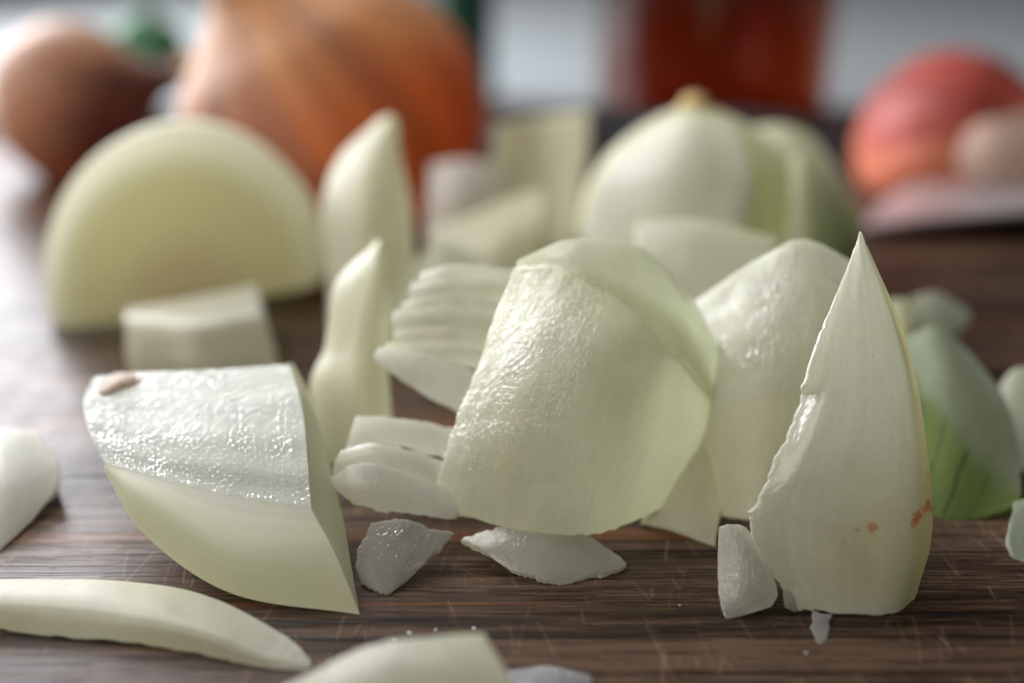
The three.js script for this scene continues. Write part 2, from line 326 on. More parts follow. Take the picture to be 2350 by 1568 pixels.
petal('onion_petal', 'tall pointed onion petal at right, standing upright with small orange stains', 'onion petal', [
  [[1957, 578, 1330], [1965, 552, 1332], [1973, 534, 1333], [1981, 538, 1333], [1993, 566, 1324]],
  [[1893, 735, 1362], [1950, 735, 1369], [2003, 736, 1373], [2046, 740, 1371], [2074, 755, 1340]],
  [[1836, 900, 1380], [1925, 900, 1389], [2010, 904, 1394], [2082, 910, 1390], [2115, 920, 1345]],
  [[1752, 1100, 1390], [1870, 1108, 1402], [1990, 1118, 1408], [2092, 1128, 1402], [2139, 1125, 1350]],
  [[1712, 1222, 1394], [1850, 1255, 1410], [1980, 1280, 1416], [2084, 1282, 1408], [2137, 1250, 1356]],
  [[1826, 1404, 1402], [1900, 1410, 1414], [1985, 1418, 1420], [2052, 1412, 1412], [2094, 1396, 1376]],
], { t: 0.0042, color: [0.88, 0.895, 0.77], nu: 160, nv: 260, lines: 0.03, jag: 0.0008, rough: 'lb', thick: (u, v) => (0.12 + 0.88 * step(0, 0.25, v)) * (1 - 0.8 * step(0.6, 0.85, u)), wet: 0.00006, wetAt: (u, v) => 0.12 + 0.9 * step(0.22, 0.02, u) + 0.35 * step(0.75, 0.95, v), film: [0.0, 0.12, 0.14, 0.94, M.softFilm], taper: 0.5,
  wave: (u, v) => -0.0011 * Math.exp(-(((u - 0.03) / 0.08) ** 2)) * step(0.385, 0.40, v) * (1 - step(0.43, 0.66, v)) * 2,
  tint: (u, v, c) => {
    let k = mix(c, [0.78, 0.77, 0.52], 0.7 * step(0.42, 0.75, v + 0.25 * (u - 0.5) + 0.3 * (fbm(u * 5, v * 9, 33) - 0.5)) * step(0.15, 0.5, u) * step(1, 0.9, v));
    k = mix(k, [0.80, 0.76, 0.48], 0.7 * step(0.76, 0.86, u));
    for (const [a, b, r, q] of [[0.80, 0.672, 0.040, 1], [0.77, 0.688, 0.03, 0.8], [0.93, 0.645, 0.042, 0.9], [0.88, 0.652, 0.03, 0.7], [0.985, 0.66, 0.03, 0.6], [0.53, 0.715, 0.028, 0.75], [0.46, 0.725, 0.014, 0.7], [0.40, 0.765, 0.012, 0.45], [0.96, 0.565, 0.014, 0.5], [0.80, 0.60, 0.01, 0.4], [0.48, 0.30, 0.01, 0.4]])
      k = mix(k, [0.74, 0.23, 0.06], 0.85 * q * step(1.25, 0.7, Math.hypot(u - a, (v - b) * 2.1) / r + 0.8 * (noise(u * 60, v * 110, 3) - 0.5)));
    return k;
  } });
petal('onion_petal', 'upright onion petal with glistening top edge between the domed piece and tall petal', 'onion petal', [
  [[1590, 690, 1091], [1735, 595, 1133], [1845, 545, 1149], [1968, 602, 1144]],
  [[1580, 790, 1130], [1730, 760, 1189], [1870, 740, 1204], [1980, 760, 1186]],
  [[1580, 960, 1170], [1730, 960, 1227], [1830, 950, 1229], [1930, 960, 1199]],
  [[1610, 1180, 1204], [1716, 1196, 1263], [1780, 1190, 1262], [1850, 1190, 1237]],
], { t: 0.003, n: 110, wet: 0.00003, film: [0.02, 0.02, 0.98, 0.6, M.heavyFilm], face: M.soft, wave: (u, v) => 0.00025 * (fbm(u * 9, v * 12, 41) - 0.5) * step(0.7, 0.4, v), tint: (u, v, c) => mix(c, YELLOW, 0.5 * step(0.45, 0.8, v)) });
petal('onion_petal', 'smooth translucent onion petal leaning behind the lower right of the domed piece', 'onion petal', [
  [[1540, 850, 1135], [1620, 865, 1140], [1655, 930, 1150]],
  [[1520, 1090, 1200], [1600, 1090, 1212], [1668, 1100, 1210]],
  [[1465, 1202, 1214], [1560, 1224, 1236], [1645, 1259, 1258]],
], { t: 0.002, n: 70, wet: 0.00002, color: [0.85, 0.86, 0.68] });
petal('onion_petal', 'pale thin onion petal lying over the front of the peeled onion', 'onion petal', [
  [[1460, 508, 930], [1600, 500, 936], [1795, 548, 930]],
  [[1460, 600, 960], [1590, 600, 972], [1730, 640, 960]],
  [[1470, 800, 990], [1600, 800, 1000], [1690, 800, 990]],
], { t: 0.0026, n: 70, face: M.soft, wet: 0.00002 });
{
  const o = thing('onion_piece', 'ridged layered onion piece tucked behind the left of the domed piece', 'onion piece');
  for (const [k, x, y] of [[0, 962, 624], [1, 940, 648], [2, 922, 686], [3, 900, 712], [4, 906, 752], [5, 880, 784]]) {
    const d = 1102 + k * 7;
    subLayer(o, [[[x, y, d], [1050, y - 18 + k * 3, d + 8], [1215, y - 8 + k * 9, d - 6]], [[x - 6, y + 22, d + 4], [1045, y + 8 + k * 3, d + 12], [1215, y + 20 + k * 9, d]], [[x + 4, y + 50, d + 5], [1045, y + 42 + k * 3, d + 12], [1215, y + 56 + k * 9, d]]],
      { t: 0.0010 + 0.0008 * hash(k, 1, 9), n: 60, jag: 0.0007, wet: 0.00003, taper: 0.1, color: [0.89, 0.90, 0.79], face: M.skin, film: [0, 0, 1, 1] });
  }
  subLayer(o, [
    [[872, 796, 1148], [980, 812, 1158], [1150, 862, 1156]],
    [[858, 810, 1152], [962, 852, 1164], [1130, 916, 1164]],
    [[854, 822, 1150], [950, 896, 1162], [1100, 986, 1166]],
  ], { t: 0.004, n: 80, wet: 0.00003, color: WHITE, face: M.soft, film: [0, 0, 1, 1] });
  settle(o);
}
{
  const o = thing('onion_piece', 'fanned stack of thin white onion slices between the wedge and domed piece', 'onion piece');
  const f = { n: 90, jag: 0.0008, wet: 0.00004, color: WHITE, face: M.soft, t: 0.0022, taper: 0, film: [0, 0, 1, 1, M.softFilm] };
  subLayer(o, [[[812, 956, 1192], [900, 950, 1200], [1070, 978, 1196]], [[802, 990, 1202], [890, 984, 1210], [1070, 1020, 1206]], [[788, 1034, 1204], [890, 1030, 1211], [1070, 1085, 1208]]], f);
  subLayer(o, [[[786, 1030, 1226], [880, 1015, 1234], [1070, 1068, 1230]], [[766, 1060, 1236], [870, 1042, 1244], [1070, 1100, 1238]], [[756, 1104, 1236], [860, 1090, 1245], [1070, 1150, 1240]]], f);
  subLayer(o, [[[754, 1086, 1253], [860, 1062, 1261], [1070, 1132, 1257]], [[768, 1122, 1264], [860, 1118, 1274], [1060, 1165, 1268]], [[814, 1162, 1266], [880, 1180, 1276], [1045, 1194, 1272]]], f);
  settle(o);
}
petal('onion_scrap', 'small greyish translucent onion scrap right of the wedge tip, under the fanned slices', 'onion scrap', [
  [[862, 1178, 1300], [945, 1188, 1303], [1052, 1226, 1300]],
  [[808, 1280, 1332], [900, 1272, 1336], [996, 1284, 1334]],
  [[828, 1348, 1354], [886, 1370, 1371], [926, 1342, 1352]],
], { t: 0.0011, n: 110, jag: 0.0009, wet: 0.00001, film: [0.02, 0.02, 0.98, 0.75, M.cutFilm], face: M.clear, edge: M.clear, color: [0.60, 0.58, 0.53] });
petal('onion_scrap', 'flat ragged onion scrap lying on the board under the domed piece', 'onion scrap', [
  [[1050, 1238, 1296], [1175, 1196, 1280], [1300, 1206, 1282], [1396, 1262, 1296]],
  [[1098, 1262, 1316], [1190, 1256, 1316], [1300, 1268, 1318], [1446, 1297, 1312]],
  [[1140, 1290, 1326], [1204, 1328, 1342], [1284, 1344, 1346], [1376, 1318, 1330]],
], { t: 0.0016, n: 130, jag: 0.0011, wet: 0.00002, film: [0, 0, 1, 1, M.softFilm], face: M.clear, color: [0.80, 0.80, 0.69] });
petal('onion_scrap', 'rounded wet onion scrap leaning on the left foot of the tall pointed petal', 'onion scrap', [
  [[1650, 1208, 1376], [1680, 1197, 1378], [1712, 1207, 1376]],
  [[1645, 1295, 1390], [1700, 1288, 1402], [1756, 1268, 1394]],
  [[1650, 1365, 1410], [1715, 1365, 1420], [1790, 1355, 1410]],
  [[1668, 1423, 1423], [1712, 1414, 1421], [1774, 1393, 1414]],
], { t: 0.0026, n: 120, jag: 0.0003, wet: 0.00001, film: [0.02, 0.02, 0.98, 0.98, M.film], face: M.clear, color: [0.84, 0.85, 0.78] });
petal('onion_scrap', 'tiny clear sliver of onion in the gap beside the tall pointed petal', 'onion scrap', [
  [[1778, 1302, 1392], [1795, 1298, 1394], [1812, 1302, 1394]], [[1792, 1345, 1400], [1808, 1348, 1402], [1826, 1360, 1402]], [[1800, 1392, 1412], [1816, 1402, 1412], [1834, 1412, 1412]],
], { t: 0.0008, n: 30, face: M.clear, edge: M.clear, color: [0.6, 0.6, 0.55] });
petal('onion_scrap', 'tiny ragged onion shred on the board below the tall pointed petal', 'onion scrap', [
  [[1866, 1402, 1420], [1890, 1408, 1424], [1918, 1408, 1420]], [[1856, 1440, 1446], [1886, 1442, 1448], [1914, 1440, 1444]], [[1872, 1484, 1483], [1882, 1487, 1486], [1896, 1474, 1475]],
], { t: 0.0009, n: 40, jag: 0.0009, face: M.clear, edge: M.clear, color: [0.6, 0.58, 0.54] });

/* ---------- petals behind ---------- */
petal('onion_chunk', 'square thick onion chunk with bright wet front, right behind the front left wedge', 'onion chunk', [
  [[292, 708, 812], [440, 680, 800], [590, 648, 785]],
  [[283, 730, 846], [430, 738, 862], [604, 712, 842]],
  [[286, 800, 858], [440, 806, 876], [626, 780, 852]],
  [[304, 900, 862], [460, 905, 880], [652, 880, 858]],
], { t: 0.012, n: 60, wet: 0.00002, film: [0, 0, 1, 1, M.softFilm], face: M.skin, taper: 0.1, color: [0.82, 0.81, 0.64] });
petal('onion_petal', 'slender curved onion petal standing between the wedge and ridged layered piece', 'onion petal', [
  [[857, 562, 1000], [868, 549, 1010], [876, 549, 1012], [884, 560, 1000]],
  [[766, 650, 1022], [822, 642, 1044], [864, 645, 1052], [896, 655, 1018]],
  [[742, 790, 1040], [790, 790, 1062], [838, 785, 1072], [890, 780, 1030]],
  [[706, 890, 1054], [770, 896, 1080], [836, 890, 1088], [898, 880, 1044]],
  [[735, 1070, 1070], [800, 1075, 1090], [860, 1070, 1094], [915, 1050, 1060]],
], { t: 0.003, n: 70, color: [0.86, 0.86, 0.68] });
petal('onion_petal', 'pointed pale onion piece standing tall in front of the whole orange onion', 'onion petal', [
  [[878, 268, 745], [897, 261, 752], [911, 270, 742]],
  [[778, 355, 768], [862, 358, 794], [920, 350, 752]],
  [[735, 470, 782], [848, 470, 820], [944, 460, 764]],
  [[748, 620, 792], [850, 620, 830], [957, 610, 784]],
  [[757, 790, 802], [850, 800, 836], [962, 790, 796]],
], { t: 0.006, n: 60, color: [0.87, 0.86, 0.70], jag: 0.0003 });
petal('onion_chunk', 'small pinkish white onion chunk beside the base of the whole orange onion', 'onion chunk', [
  [[985, 374, 600], [1060, 363, 602], [1150, 372, 592]], [[980, 450, 622], [1060, 450, 632], [1150, 450, 612]], [[975, 560, 642], [1060, 580, 648], [1150, 580, 642]],
], { t: 0.006, n: 40, color: [0.82, 0.77, 0.70], jag: 0.0003 });
petal('onion_petal', 'square topped hollow onion petal standing in front of the dark cloth', 'onion petal', [
  [[1138, 288, 560], [1240, 264, 542], [1354, 250, 556]], [[1138, 370, 590], [1240, 365, 568], [1347, 370, 582]], [[1140, 470, 620], [1240, 480, 598], [1328, 500, 612]], [[1150, 620, 655], [1230, 620, 645], [1310, 640, 655]],
], { t: 0.003, n: 50, color: [0.80, 0.77, 0.52], jag: 0.0003 });
petal('onion_petal', 'blurred flat onion piece lying in front of the square topped petal', 'onion petal', [
  [[985, 528, 652], [1120, 472, 642], [1246, 430, 632]], [[1000, 600, 684], [1120, 560, 694], [1246, 502, 674]], [[1030, 680, 706], [1130, 660, 716], [1226, 610, 696]],
], { t: 0.005, n: 50, color: [0.79, 0.77, 0.58], jag: 0.0003 });
petal('onion_petal', 'low rounded onion petal behind the top of the ridged layered piece', 'onion petal', [
  [[905, 640, 800], [1000, 560, 790], [1095, 578, 780]], [[880, 720, 830], [1000, 680, 842], [1140, 660, 820]], [[900, 840, 856], [1000, 840, 866], [1160, 830, 856]],
], { t: 0.004, n: 50, color: [0.78, 0.80, 0.62], jag: 0.0003 });
petal('onion_petal', 'onion petal streaked with green, behind the right side of the tall pointed petal', 'onion petal', [
  [[2070, 775, 1005], [2150, 746, 1012], [2232, 812, 1000]],
  [[2098, 900, 1080], [2190, 900, 1092], [2312, 922, 1070]],
  [[2108, 1040, 1130], [2215, 1050, 1152], [2344, 1064, 1130]],
  [[2116, 1208, 1192], [2222, 1199, 1197], [2347, 1160, 1182]],
], { t: 0.0022, n: 140, jag: 0.0004, color: [0.46, 0.53, 0.35], tint: (u, v, c) => {  // base colour darkened: the shade behind the tall petal is painted in
  const w = 0.12 * (fbm(u * 6, v * 6, 71) - 0.5), inGreen = step(0.12, 0.40, v - 0.62 * u + w);
  let k = mix(c, [0.27, 0.38, 0.075], 0.95 * inGreen);
  for (const [a, b, q] of [[0.20, 1, 0.9], [-0.10, 0.9, 0.7], [0.5, 0.9, 0.35], [-0.4, 0.9, 0.5]]) {
    const d = Math.abs(u - a - (1 - v) * 0.95 * b + 0.05 * (noise(v * 7, a * 9, 5) - 0.5));
    k = mix(k, [0.035, 0.14, 0.025], q * step(0.030, 0.004, d) * step(0.24, 0.32, v - 0.62 * u + w));
  }
  for (let i = 0; i < 9; i++) k = mix(k, [0.07, 0.2, 0.04], 0.6 * step(0.018, 0.006, Math.hypot(u - hash(i, 1, 3), (v - 0.35 - 0.5 * hash(i, 2, 3)) * 1.5)));
  return k;
} });
petal('onion_scrap', 'small blurred greenish scrap on the board right of the tall petal tip', 'onion scrap', [
  [[2040, 706, 840], [2140, 668, 845], [2228, 712, 838]], [[2050, 740, 862], [2140, 720, 870], [2226, 736, 858]], [[2070, 790, 872], [2150, 780, 884], [2205, 756, 872]],
], { t: 0.003, n: 30, color: [0.56, 0.60, 0.44] });
petal('onion_scrap', 'pale scrap peeking out behind the right edge of the tall petal', 'onion scrap', [
  [[2030, 690, 900], [2070, 684, 900], [2104, 700, 896]], [[2040, 740, 930], [2070, 740, 935], [2098, 745, 930]], [[2050, 800, 950], [2070, 800, 955], [2088, 790, 950]],
], { t: 0.003, n: 30, color: [0.78, 0.78, 0.52] });
petal('onion_petal', 'pale onion petal cut off by the right edge of the picture, behind the green one', 'onion petal', [
  [[2290, 880, 1010], [2340, 840, 1010], [2440, 850, 1000]], [[2300, 960, 1050], [2360, 960, 1060], [2450, 960, 1050]], [[2320, 1080, 1090], [2380, 1080, 1100], [2460, 1080, 1090]],
], { t: 0.003, n: 40, color: [0.70, 0.74, 0.58] });
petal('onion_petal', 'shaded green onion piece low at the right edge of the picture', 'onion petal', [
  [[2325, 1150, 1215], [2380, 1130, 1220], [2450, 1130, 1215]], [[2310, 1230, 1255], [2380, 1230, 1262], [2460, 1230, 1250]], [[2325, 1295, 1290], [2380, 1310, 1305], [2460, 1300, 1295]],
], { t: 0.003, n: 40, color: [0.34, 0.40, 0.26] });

/* ---------- pieces along the near side ---------- */
petal('onion_petal', 'long curved onion petal lying along the front left edge of the board', 'onion petal', [
  [[-90, 1334, 1392], [150, 1327, 1388], [430, 1352, 1408], [640, 1450, 1474], [712, 1516, 1520]],
  [[-90, 1384, 1448], [150, 1394, 1456], [420, 1432, 1494], [612, 1502, 1528], [719, 1530, 1533]],
  [[-90, 1434, 1442], [150, 1466, 1470], [400, 1496, 1500], [600, 1533, 1536], [704, 1541, 1542]],
], { t: 0.0035, nu: 220, nv: 100, jag: 0.0006, rough: 'rb', wet: 0.00003, wetAt: (u, v) => 0.3 + 0.7 * step(0.6, 1, v), color: [0.80, 0.80, 0.64] });
petal('onion_chunk', 'smooth white onion chunk cut off by the left edge of the picture', 'onion chunk', [
  [[-170, 1004, 1110], [-30, 988, 1112], [82, 992, 1102]], [[-170, 1090, 1186], [-10, 1085, 1190], [144, 1088, 1152]], [[-170, 1290, 1288], [-30, 1282, 1282], [76, 1196, 1206]],
], { t: 0.009, n: 70, wet: 0.00002, film: [0, 0, 1, 1, M.softFilm], face: M.solid, color: WHITE });
petal('onion_petal', 'blurred onion piece in the near foreground at the bottom centre of the picture', 'onion petal', [
  [[640, 1578, 1710], [870, 1470, 1700], [1112, 1452, 1695]], [[640, 1680, 1770], [870, 1580, 1770], [1185, 1575, 1755]], [[640, 1810, 1810], [880, 1800, 1802], [1270, 1780, 1782]],
], { t: 0.0035, n: 90, jag: 0.0006, wet: 0.00008, color: [0.76, 0.77, 0.64] });
petal('onion_scrap', 'glinting wet scrap at the bottom edge, right of the blurred foreground piece', 'onion scrap', [
  [[1166, 1540, 1560], [1270, 1529, 1552], [1366, 1552, 1562]], [[1168, 1580, 1592], [1270, 1575, 1594], [1364, 1580, 1590]], [[1172, 1620, 1620], [1270, 1626, 1626], [1362, 1616, 1616]],
], { t: 0.0012, n: 70, jag: 0.0006, wet: 0.00004, film: [0.05, 0.05, 0.95, 0.95], face: M.clear, edge: M.clear, color: [0.55, 0.55, 0.55] });
{
  const parts = [];
  for (const [x, y, s] of [[940, 1455, 0.35], [1000, 1447, 0.25], [1088, 1444, 0.3], [1850, 1500, 0.22], [905, 1468, 0.2], [1560, 1390, 0.15]]) {
    const g = new THREE.IcosahedronGeometry(0.001 * s, 1).scale(1.4, 0.6, 0.9), p = at(x, y, y);
    parts.push(g.rotateY(rnd() * 6).translate(p.x, p.y + 0.0003 * s, p.z));
  }
  const g = mergeGeometries(parts), c = new Float32Array(g.attributes.position.count * 3).fill(0.78);
  g.setAttribute('color', new THREE.BufferAttribute(c, 3));
  const m = put('onion_crumbs', g, M.wet, scene);
  m.userData = { label: 'tiny white onion crumbs scattered on the front of the board', category: 'crumbs', kind: 'stuff' };
}

/* ---------- round bodies ---------- */
function roundBody(profile, nu, nv, shape, color) {        // profile: [radius, height] from the foot to the crown
  const net = [profile.map(([r, y]) => new THREE.Vector3(r, y, 0)), profile.map(([r, y]) => new THREE.Vector3(r, y, 0))];
  return gridGeometry(nu, nv, (u, v) => {
    const q = netPoint(net, 1 - v, 0), a = u * Math.PI * 2, r = Math.max(0, q.x) * shape(u, 1 - v);
    return new THREE.Vector3(Math.cos(a) * r, q.y, -Math.sin(a) * r);
  }, (u, v, p) => color(u, 1 - v, p), false);
}
const round1 = (u, n, s) => noise(u * n, 0, s) * (1 - step(0.9, 1, u)) + noise(0, 0, s) * step(0.9, 1, u);
const ribs = (u, v) => 1 + 0.005 * Math.sin(u * Math.PI * 2 * 9 + 2 * v) + 0.004 * Math.sin(u * Math.PI * 2 * 17 + 1);
const bulb = [[0, -0.86], [0.12, -0.9], [0.42, -0.86], [0.8, -0.58], [0.99, -0.12], [0.97, 0.24], [0.78, 0.58], [0.5, 0.80], [0.30, 0.98], [0.19, 1.2], [0.17, 1.45], [0.2, 1.6]];
function sideColor(left, right, foot, crown, seed, tilt, radius) {      // skin colour by side as it lies; for the small onion, shade painted in
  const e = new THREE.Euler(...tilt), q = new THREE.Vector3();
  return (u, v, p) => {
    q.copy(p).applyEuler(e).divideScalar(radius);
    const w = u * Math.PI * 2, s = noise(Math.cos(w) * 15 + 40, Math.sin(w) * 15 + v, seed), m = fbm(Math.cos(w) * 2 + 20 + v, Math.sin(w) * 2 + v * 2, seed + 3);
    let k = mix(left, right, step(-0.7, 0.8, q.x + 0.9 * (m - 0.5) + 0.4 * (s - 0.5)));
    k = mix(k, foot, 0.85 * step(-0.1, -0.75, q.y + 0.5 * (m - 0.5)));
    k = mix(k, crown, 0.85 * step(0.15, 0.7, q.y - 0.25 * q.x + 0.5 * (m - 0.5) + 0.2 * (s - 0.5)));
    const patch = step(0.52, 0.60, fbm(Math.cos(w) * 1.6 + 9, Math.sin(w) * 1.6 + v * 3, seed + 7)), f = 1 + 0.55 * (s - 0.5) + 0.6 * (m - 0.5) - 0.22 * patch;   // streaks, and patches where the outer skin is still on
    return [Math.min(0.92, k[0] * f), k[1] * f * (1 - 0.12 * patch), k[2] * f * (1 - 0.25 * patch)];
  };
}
function roots(parent, r, y, n) {
  const gs = [];
  for (let i = 0; i < n; i++) {
    const a = rnd() * 6.28, l = 0.004 + 0.006 * rnd(), q = r * Math.sqrt(rnd());
    const c = new THREE.QuadraticBezierCurve3(new THREE.Vector3(Math.cos(a) * q, y, Math.sin(a) * q), new THREE.Vector3(Math.cos(a) * q * 1.4, y - l * 0.5, Math.sin(a) * q * 1.4), new THREE.Vector3(Math.cos(a + 0.4) * q * 2.1, y - l * 0.7, Math.sin(a + 0.4) * q * 2.1));
    gs.push(new THREE.TubeGeometry(c, 6, 0.0003, 5));
  }
  put('roots', mergeGeometries(gs), new THREE.MeshStandardMaterial({ color: new THREE.Color().setRGB(0.45, 0.34, 0.22), roughness: 0.9 }), parent);
}
function wholeOnion(name, label, x, y, row, radius, tilt, colors, seed, material = M.paper) {
  const o = thing(name, label, 'onion'), p = at(x, y, row);
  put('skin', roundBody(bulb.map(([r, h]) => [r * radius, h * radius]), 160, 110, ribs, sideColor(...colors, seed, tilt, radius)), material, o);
  roots(o, radius * 0.16, -radius * 0.87, 40);
  const dry = roundBody([[0.17, 1.35], [0.2, 1.55], [0.16, 1.75], [0.2, 1.9]].map(([r, h]) => [r * radius, h * radius]), 60, 20, (u) => 1 + 0.2 * Math.sin(u * 44) , (u, v) => mix([0.5, 0.32, 0.14], [0.62, 0.46, 0.25], v));
  put('dry_neck', dry, new THREE.MeshStandardMaterial({ vertexColors: true, roughness: 0.8, side: THREE.DoubleSide }), o);
  o.position.copy(p); o.rotation.set(...tilt);
  return o;
}
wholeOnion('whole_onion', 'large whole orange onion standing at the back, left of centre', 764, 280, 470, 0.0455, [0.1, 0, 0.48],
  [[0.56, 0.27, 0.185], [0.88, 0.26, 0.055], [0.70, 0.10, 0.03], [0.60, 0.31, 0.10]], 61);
wholeOnion('whole_onion', 'smaller onion in back left corner, painted pale on its lit side and dark maroon on its shaded side', 166, 236, 420, 0.0258, [-0.55, 0, -1.3],
  [[0.78, 0.46, 0.30], [0.09, 0.022, 0.018], [0.40, 0.12, 0.04], [0.46, 0.28, 0.16]], 83);  // light and shade put into the skin colour: pale left, dark maroon right
petal('onion_skin', 'dark brown loose flake of dry skin on top of the pink and red onion', 'onion skin', [
  [[2035, 272, 430], [2095, 214, 432], [2175, 176, 430]], [[2062, 272, 452], [2118, 236, 458], [2190, 206, 454]], [[2085, 276, 462], [2140, 262, 470], [2200, 232, 466]],
], { t: 0.0008, n: 40, color: [0.10, 0.045, 0.03], face: M.matt, edge: M.matt, jag: 0.002 });
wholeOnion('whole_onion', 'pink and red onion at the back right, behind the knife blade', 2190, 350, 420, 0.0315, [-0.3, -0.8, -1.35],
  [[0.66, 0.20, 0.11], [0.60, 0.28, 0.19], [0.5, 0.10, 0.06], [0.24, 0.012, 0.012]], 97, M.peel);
petal('onion_skin', 'pale tan piece of onion skin resting against the pink and red onion', 'onion skin', [
  [[2215, 292, 495], [2300, 262, 500], [2480, 250, 496]], [[2196, 370, 512], [2300, 350, 518], [2490, 350, 512]], [[2240, 420, 518], [2310, 428, 524], [2490, 440, 518]],
], { t: 0.0016, n: 40, color: [0.42, 0.29, 0.23], face: M.matt, edge: M.matt, jag: 0.0015 });

/* ---------- the half onion standing on its side at left ---------- */
{
  const o = thing('half_onion', 'halved white onion standing at left, smooth flat cut face to the front', 'half onion');
  const arc = [[118, 738, 738], [104, 690, 742], [98, 620, 746], [112, 530, 750], [150, 440, 752], [215, 365, 752], [300, 312, 750], [400, 284, 746], [500, 292, 740], [590, 330, 732], [665, 392, 722], [718, 462, 712], [744, 545, 702], [748, 634, 694]].map((q) => at(...q));
  const C = at(432, 690, 716), lineNet = [arc, arc], back = new THREE.Vector3().subVectors(arc[13], arc[0]).setY(0).normalize().cross(new THREE.Vector3(0, 1, 0)).multiplyScalar(-1);
  const away = back.z < 0 ? back : back.negate(), R = 0.036;
  const on = (u) => netPoint(lineNet, u, 0);
  const skinAt = (u, f) => C.clone().addScaledVector(on(u).sub(C), Math.cos(f)).addScaledVector(away, R * Math.sin(f));
  const inner = 0.2, lip = -0.006;
  const col = (u, v) => { const f = 1 + 0.1 * (fbm(u * 20, v * 6, 7) - 0.5); return [0.80 * f, 0.79 * f, 0.55 * f]; };
  put('outer_skin', gridGeometry(120, 50, (u, v) => skinAt(u, v * Math.PI / 2), col, true), M.skin, o);
  put('cut_face', gridGeometry(120, 70, (u, v) => C.clone().addScaledVector(on(u).sub(C), 1 - v).addScaledVector(away, lip * Math.sin(Math.PI / 2 * clamp(v / inner)) ), (u, v) => { const f = 1 + 0.05 * (noise(v * 16, u * 2, 3) - 0.5); return mix(mix([0.88, 0.88, 0.74], [0.66, 0.635, 0.40], step(0.05, 0.32, v)), [0.54, 0.46, 0.30], step(0.3, 0.9, v)).map((q) => q * f); }, false), M.solid, o);  // pale lit rim and browner shade toward the base are in the colour
  put('underside', gridGeometry(20, 40, (u, v) => { const f = v * Math.PI / 2; return skinAt(0, f).lerp(skinAt(1, f), u); }, () => [0.78, 0.76, 0.55], true), M.skin, o);
  settle(o);
}

/* ---------- the peeled onion half ---------- */
{
  const o = thing('peeled_onion', 'peeled half onion with a tan root on top and green right side', 'peeled onion');
  const g = new THREE.Group(); g.name = 'bulb'; o.add(g);
  const r = 0.0268, prof = [[0, -0.9], [0.4, -0.88], [0.85, -0.6], [1, -0.15], [0.96, 0.22], [0.78, 0.56], [0.5, 0.80], [0.24, 0.94], [0.1, 1.0], [0, 1.02]].map(([a, b]) => [a * r, b * r]);
  put('flesh', roundBody(prof, 120, 90, (u, v) => ribs(u, v), (u, v) => mix([0.80, 0.80, 0.56], [0.76, 0.78, 0.46], noise(u * 9, v * 2, 4))), M.skin, g);
  const nub = new THREE.SphereGeometry(0.0034, 20, 14), nc = new Float32Array(nub.attributes.position.count * 3);
  for (let i = 0; i < nub.attributes.position.count; i++) { const k = 1 + 0.25 * (hash(i, 3, 5) - 0.5); nub.attributes.position.setXYZ(i, nub.attributes.position.getX(i) * k, nub.attributes.position.getY(i) * 0.8 * k, nub.attributes.position.getZ(i) * k); nc.set([0.62, 0.45, 0.2], i * 3); }
  nub.setAttribute('color', new THREE.BufferAttribute(nc, 3)); nub.computeVertexNormals();
  const root = put('root', nub, M.matt, g); root.position.y = 1.0 * r;
  g.position.copy(at(1590, 505, 690)); g.rotation.set(-0.1, 0.4, 0.04);
  subLayer(o, [
    [[1490, 302, 775], [1590, 258, 787], [1688, 290, 775]],
    [[1392, 400, 813], [1560, 396, 847], [1728, 400, 803]],
    [[1346, 520, 819], [1545, 560, 863], [1716, 560, 813]],
    [[1350, 640, 825], [1545, 680, 867], [1700, 680, 819]],
  ], { t: 0.003, n: 60, color: WHITE, jag: 0.0002 });
  const green = (s) => (u, v, c) => mix(c, GREEN, s * step(0.35, 0.9, u) * step(0.15, 0.7, v));
  subLayer(o, [
    [[1690, 296, 640], [1790, 284, 646], [1862, 308, 640], [1905, 360, 620]],
    [[1730, 380, 680], [1820, 370, 692], [1905, 400, 680], [1950, 440, 640]],
    [[1750, 500, 710], [1840, 500, 724], [1930, 510, 706], [1978, 515, 660]],
    [[1760, 640, 740], [1850, 640, 752], [1930, 640, 736], [1980, 640, 690]],
  ], { t: 0.003, n: 60, color: [0.78, 0.79, 0.54], tint: green(0.85), jag: 0.0002 });
  subLayer(o, [
    [[1808, 372, 730], [1835, 352, 738], [1856, 362, 734]],
    [[1790, 450, 752], [1840, 440, 768], [1892, 450, 750]],
    [[1778, 560, 772], [1848, 560, 790], [1925, 560, 765]],
    [[1775, 680, 790], [1850, 690, 806], [1930, 680, 786]],
  ], { t: 0.003, n: 60, color: [0.80, 0.82, 0.60], tint: green(0.6), jag: 0.0002 });
  settle(o);
}

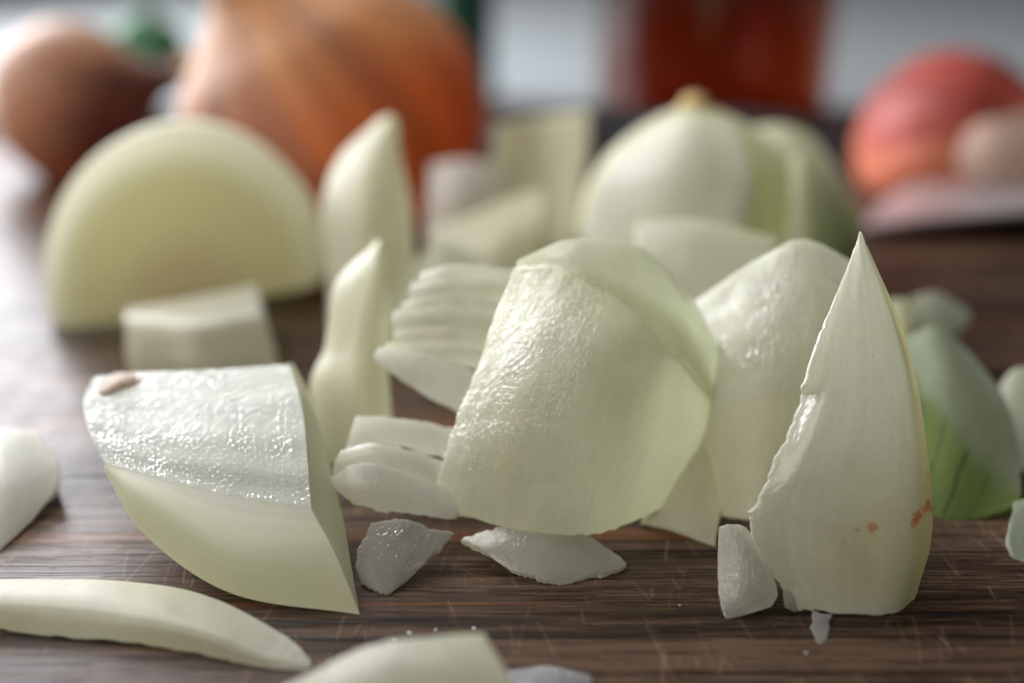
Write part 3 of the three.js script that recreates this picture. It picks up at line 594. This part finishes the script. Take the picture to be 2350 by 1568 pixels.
/* ---------- knife, cloth, bottles and pepper at the back ---------- */
{
  const o = thing('kitchen_knife', 'pale steel knife blade lying flat on the board at far right', 'knife');
  const heel = at(2450, 498, 574), tip = at(1975, 548, 548), dir = heel.clone().sub(tip), L = dir.length() * 1.5, wdt = 0.05;
  const s = new THREE.Shape(); s.moveTo(0, 0); s.quadraticCurveTo(L * 0.15, 0.004, L * 0.3, 0.0035); s.lineTo(L, 0); s.lineTo(L, wdt); s.lineTo(L * 0.5, wdt); s.quadraticCurveTo(L * 0.2, wdt * 0.85, 0, 0);
  const blade = new THREE.ExtrudeGeometry(s, { depth: 0.0014, bevelEnabled: true, bevelThickness: 0.0003, bevelSize: 0.0004, bevelSegments: 2, curveSegments: 24 }).rotateX(-Math.PI / 2);
  put('blade', blade, new THREE.MeshStandardMaterial({ color: new THREE.Color().setRGB(0.72, 0.68, 0.70), roughness: 0.38, metalness: 0.85 }), o);
  const hs = new THREE.Shape(); hs.moveTo(0, 0.006); hs.quadraticCurveTo(0.05, 0.002, 0.11, 0.006); hs.quadraticCurveTo(0.122, 0.018, 0.11, 0.032); hs.quadraticCurveTo(0.05, 0.028, 0, 0.032); hs.closePath();
  const handle = new THREE.ExtrudeGeometry(hs, { depth: 0.012, bevelEnabled: true, bevelThickness: 0.003, bevelSize: 0.003, bevelSegments: 4 }).rotateX(-Math.PI / 2).translate(L, -0.0055, 0);
  put('handle', handle, new THREE.MeshStandardMaterial({ color: 0x141212, roughness: 0.5 }), o);
  o.position.copy(tip); o.position.y = 0.0012;
  o.rotation.y = -Math.atan2(dir.z, dir.x); o.rotation.z = Math.atan2(dir.y, Math.hypot(dir.x, dir.z));
}
{
  const o = thing('dark_cloth', 'low black cloth lying behind the chopped onion, in front of the red bottle', 'cloth');
  const rows = [];
  const L = [[1060, 330], [1170, 262], [1300, 245], [1400, 242], [1500, 262], [1640, 258], [1800, 268], [1940, 300]];
  rows.push(L.map(([x]) => at(x, 296, 318)), L.map(([x, y]) => at(x, y + 8, 342)), L.map(([x, y]) => at(x, y + 4, 372)), L.map(([x, y]) => at(x, Math.max(y + 60, 330), 400)), L.map(([x]) => at(x, 424, 424)));
  put('fabric', sheet(rows.map((r) => r.map((p) => p)), 90, 40, { color: [0.008, 0.0065, 0.007], wet: 0.0003, flip: false }), new THREE.MeshStandardMaterial({ vertexColors: true, roughness: 0.95, side: THREE.DoubleSide }), o);
  settle(o);
}
{
  const o = thing('sauce_bottle', 'dark red glass bottle with an amber left edge, standing at the back', 'bottle');
  const p = at(1630, 235, 235), R = 0.0465, y0 = -0.018 - p.y;
  const prof = [[0, 0], [R * 0.9, 0], [R * 0.985, 0.003], [R, 0.01], [R, 0.06], [R, 0.11], [R * 0.92, 0.128], [R * 0.6, 0.15], [R * 0.4, 0.17], [R * 0.38, 0.2], [0, 0.2]].map(([a, b]) => new THREE.Vector2(a, b));
  put('glass', new THREE.LatheGeometry(prof, 96), new THREE.MeshPhysicalMaterial({ color: new THREE.Color().setRGB(1, 1, 1), roughness: 0.05, transmission: 1, thickness: 0.05, ior: 1.12, attenuationColor: new THREE.Color().setRGB(0.54, 0.19, 0.085), attenuationDistance: 0.034, clearcoat: 1, clearcoatRoughness: 0.04 }), o);
  put('cap', new THREE.CylinderGeometry(R * 0.44, R * 0.46, 0.022, 48).translate(0, 0.212, 0), new THREE.MeshStandardMaterial({ color: 0x1a1413, roughness: 0.5 }), o);
  o.position.set(p.x, -0.018, p.z);
}
{
  const o = thing('green_bottle', 'slim dark green bottle standing behind the large orange onion', 'bottle');
  const p = at(1064, 150, 150), R = 0.0148;
  const prof = [[0, 0], [R * 0.9, 0], [R, 0.004], [R, 0.09], [R * 0.8, 0.11], [R * 0.45, 0.125], [R * 0.42, 0.15], [0, 0.15]].map(([a, b]) => new THREE.Vector2(a, b));
  put('glass', new THREE.LatheGeometry(prof, 64), new THREE.MeshPhysicalMaterial({ color: new THREE.Color().setRGB(0.008, 0.05, 0.03), roughness: 0.12, clearcoat: 0.5 }), o);
  put('cap', new THREE.CylinderGeometry(R * 0.5, R * 0.5, 0.016, 40).translate(0, 0.158, 0), new THREE.MeshStandardMaterial({ color: 0x202020, roughness: 0.5 }), o);
  o.position.set(p.x, -0.018, p.z);
}
{
  const o = thing('green_pepper', 'small dark green pepper between the brown onion and the large onion', 'pepper');
  const R = 0.0135, prof = [[0, -0.9], [0.35, -1.0], [0.8, -0.8], [1, -0.2], [1.02, 0.3], [0.85, 0.75], [0.5, 0.95], [0.2, 0.88], [0, 0.84]].map(([a, b]) => [a * R, b * R * 1.2]);
  put('flesh', roundBody(prof, 90, 50, (u) => 1 + 0.1 * Math.cos(u * Math.PI * 8), (u, v) => mix([0.01, 0.07, 0.02], [0.02, 0.16, 0.05], noise(u * 8, v * 4, 3))), M.peel, o);
  put('stem', new THREE.CylinderGeometry(0.0018, 0.0028, 0.012, 16).translate(0, R * 1.2 + 0.002, 0), new THREE.MeshStandardMaterial({ color: 0x4d6a2c, roughness: 0.7 }), o);
  o.position.copy(at(338, 135, 262)); o.rotation.set(0.5, 0.3, -0.3);
}

renderer.render(scene, camera);
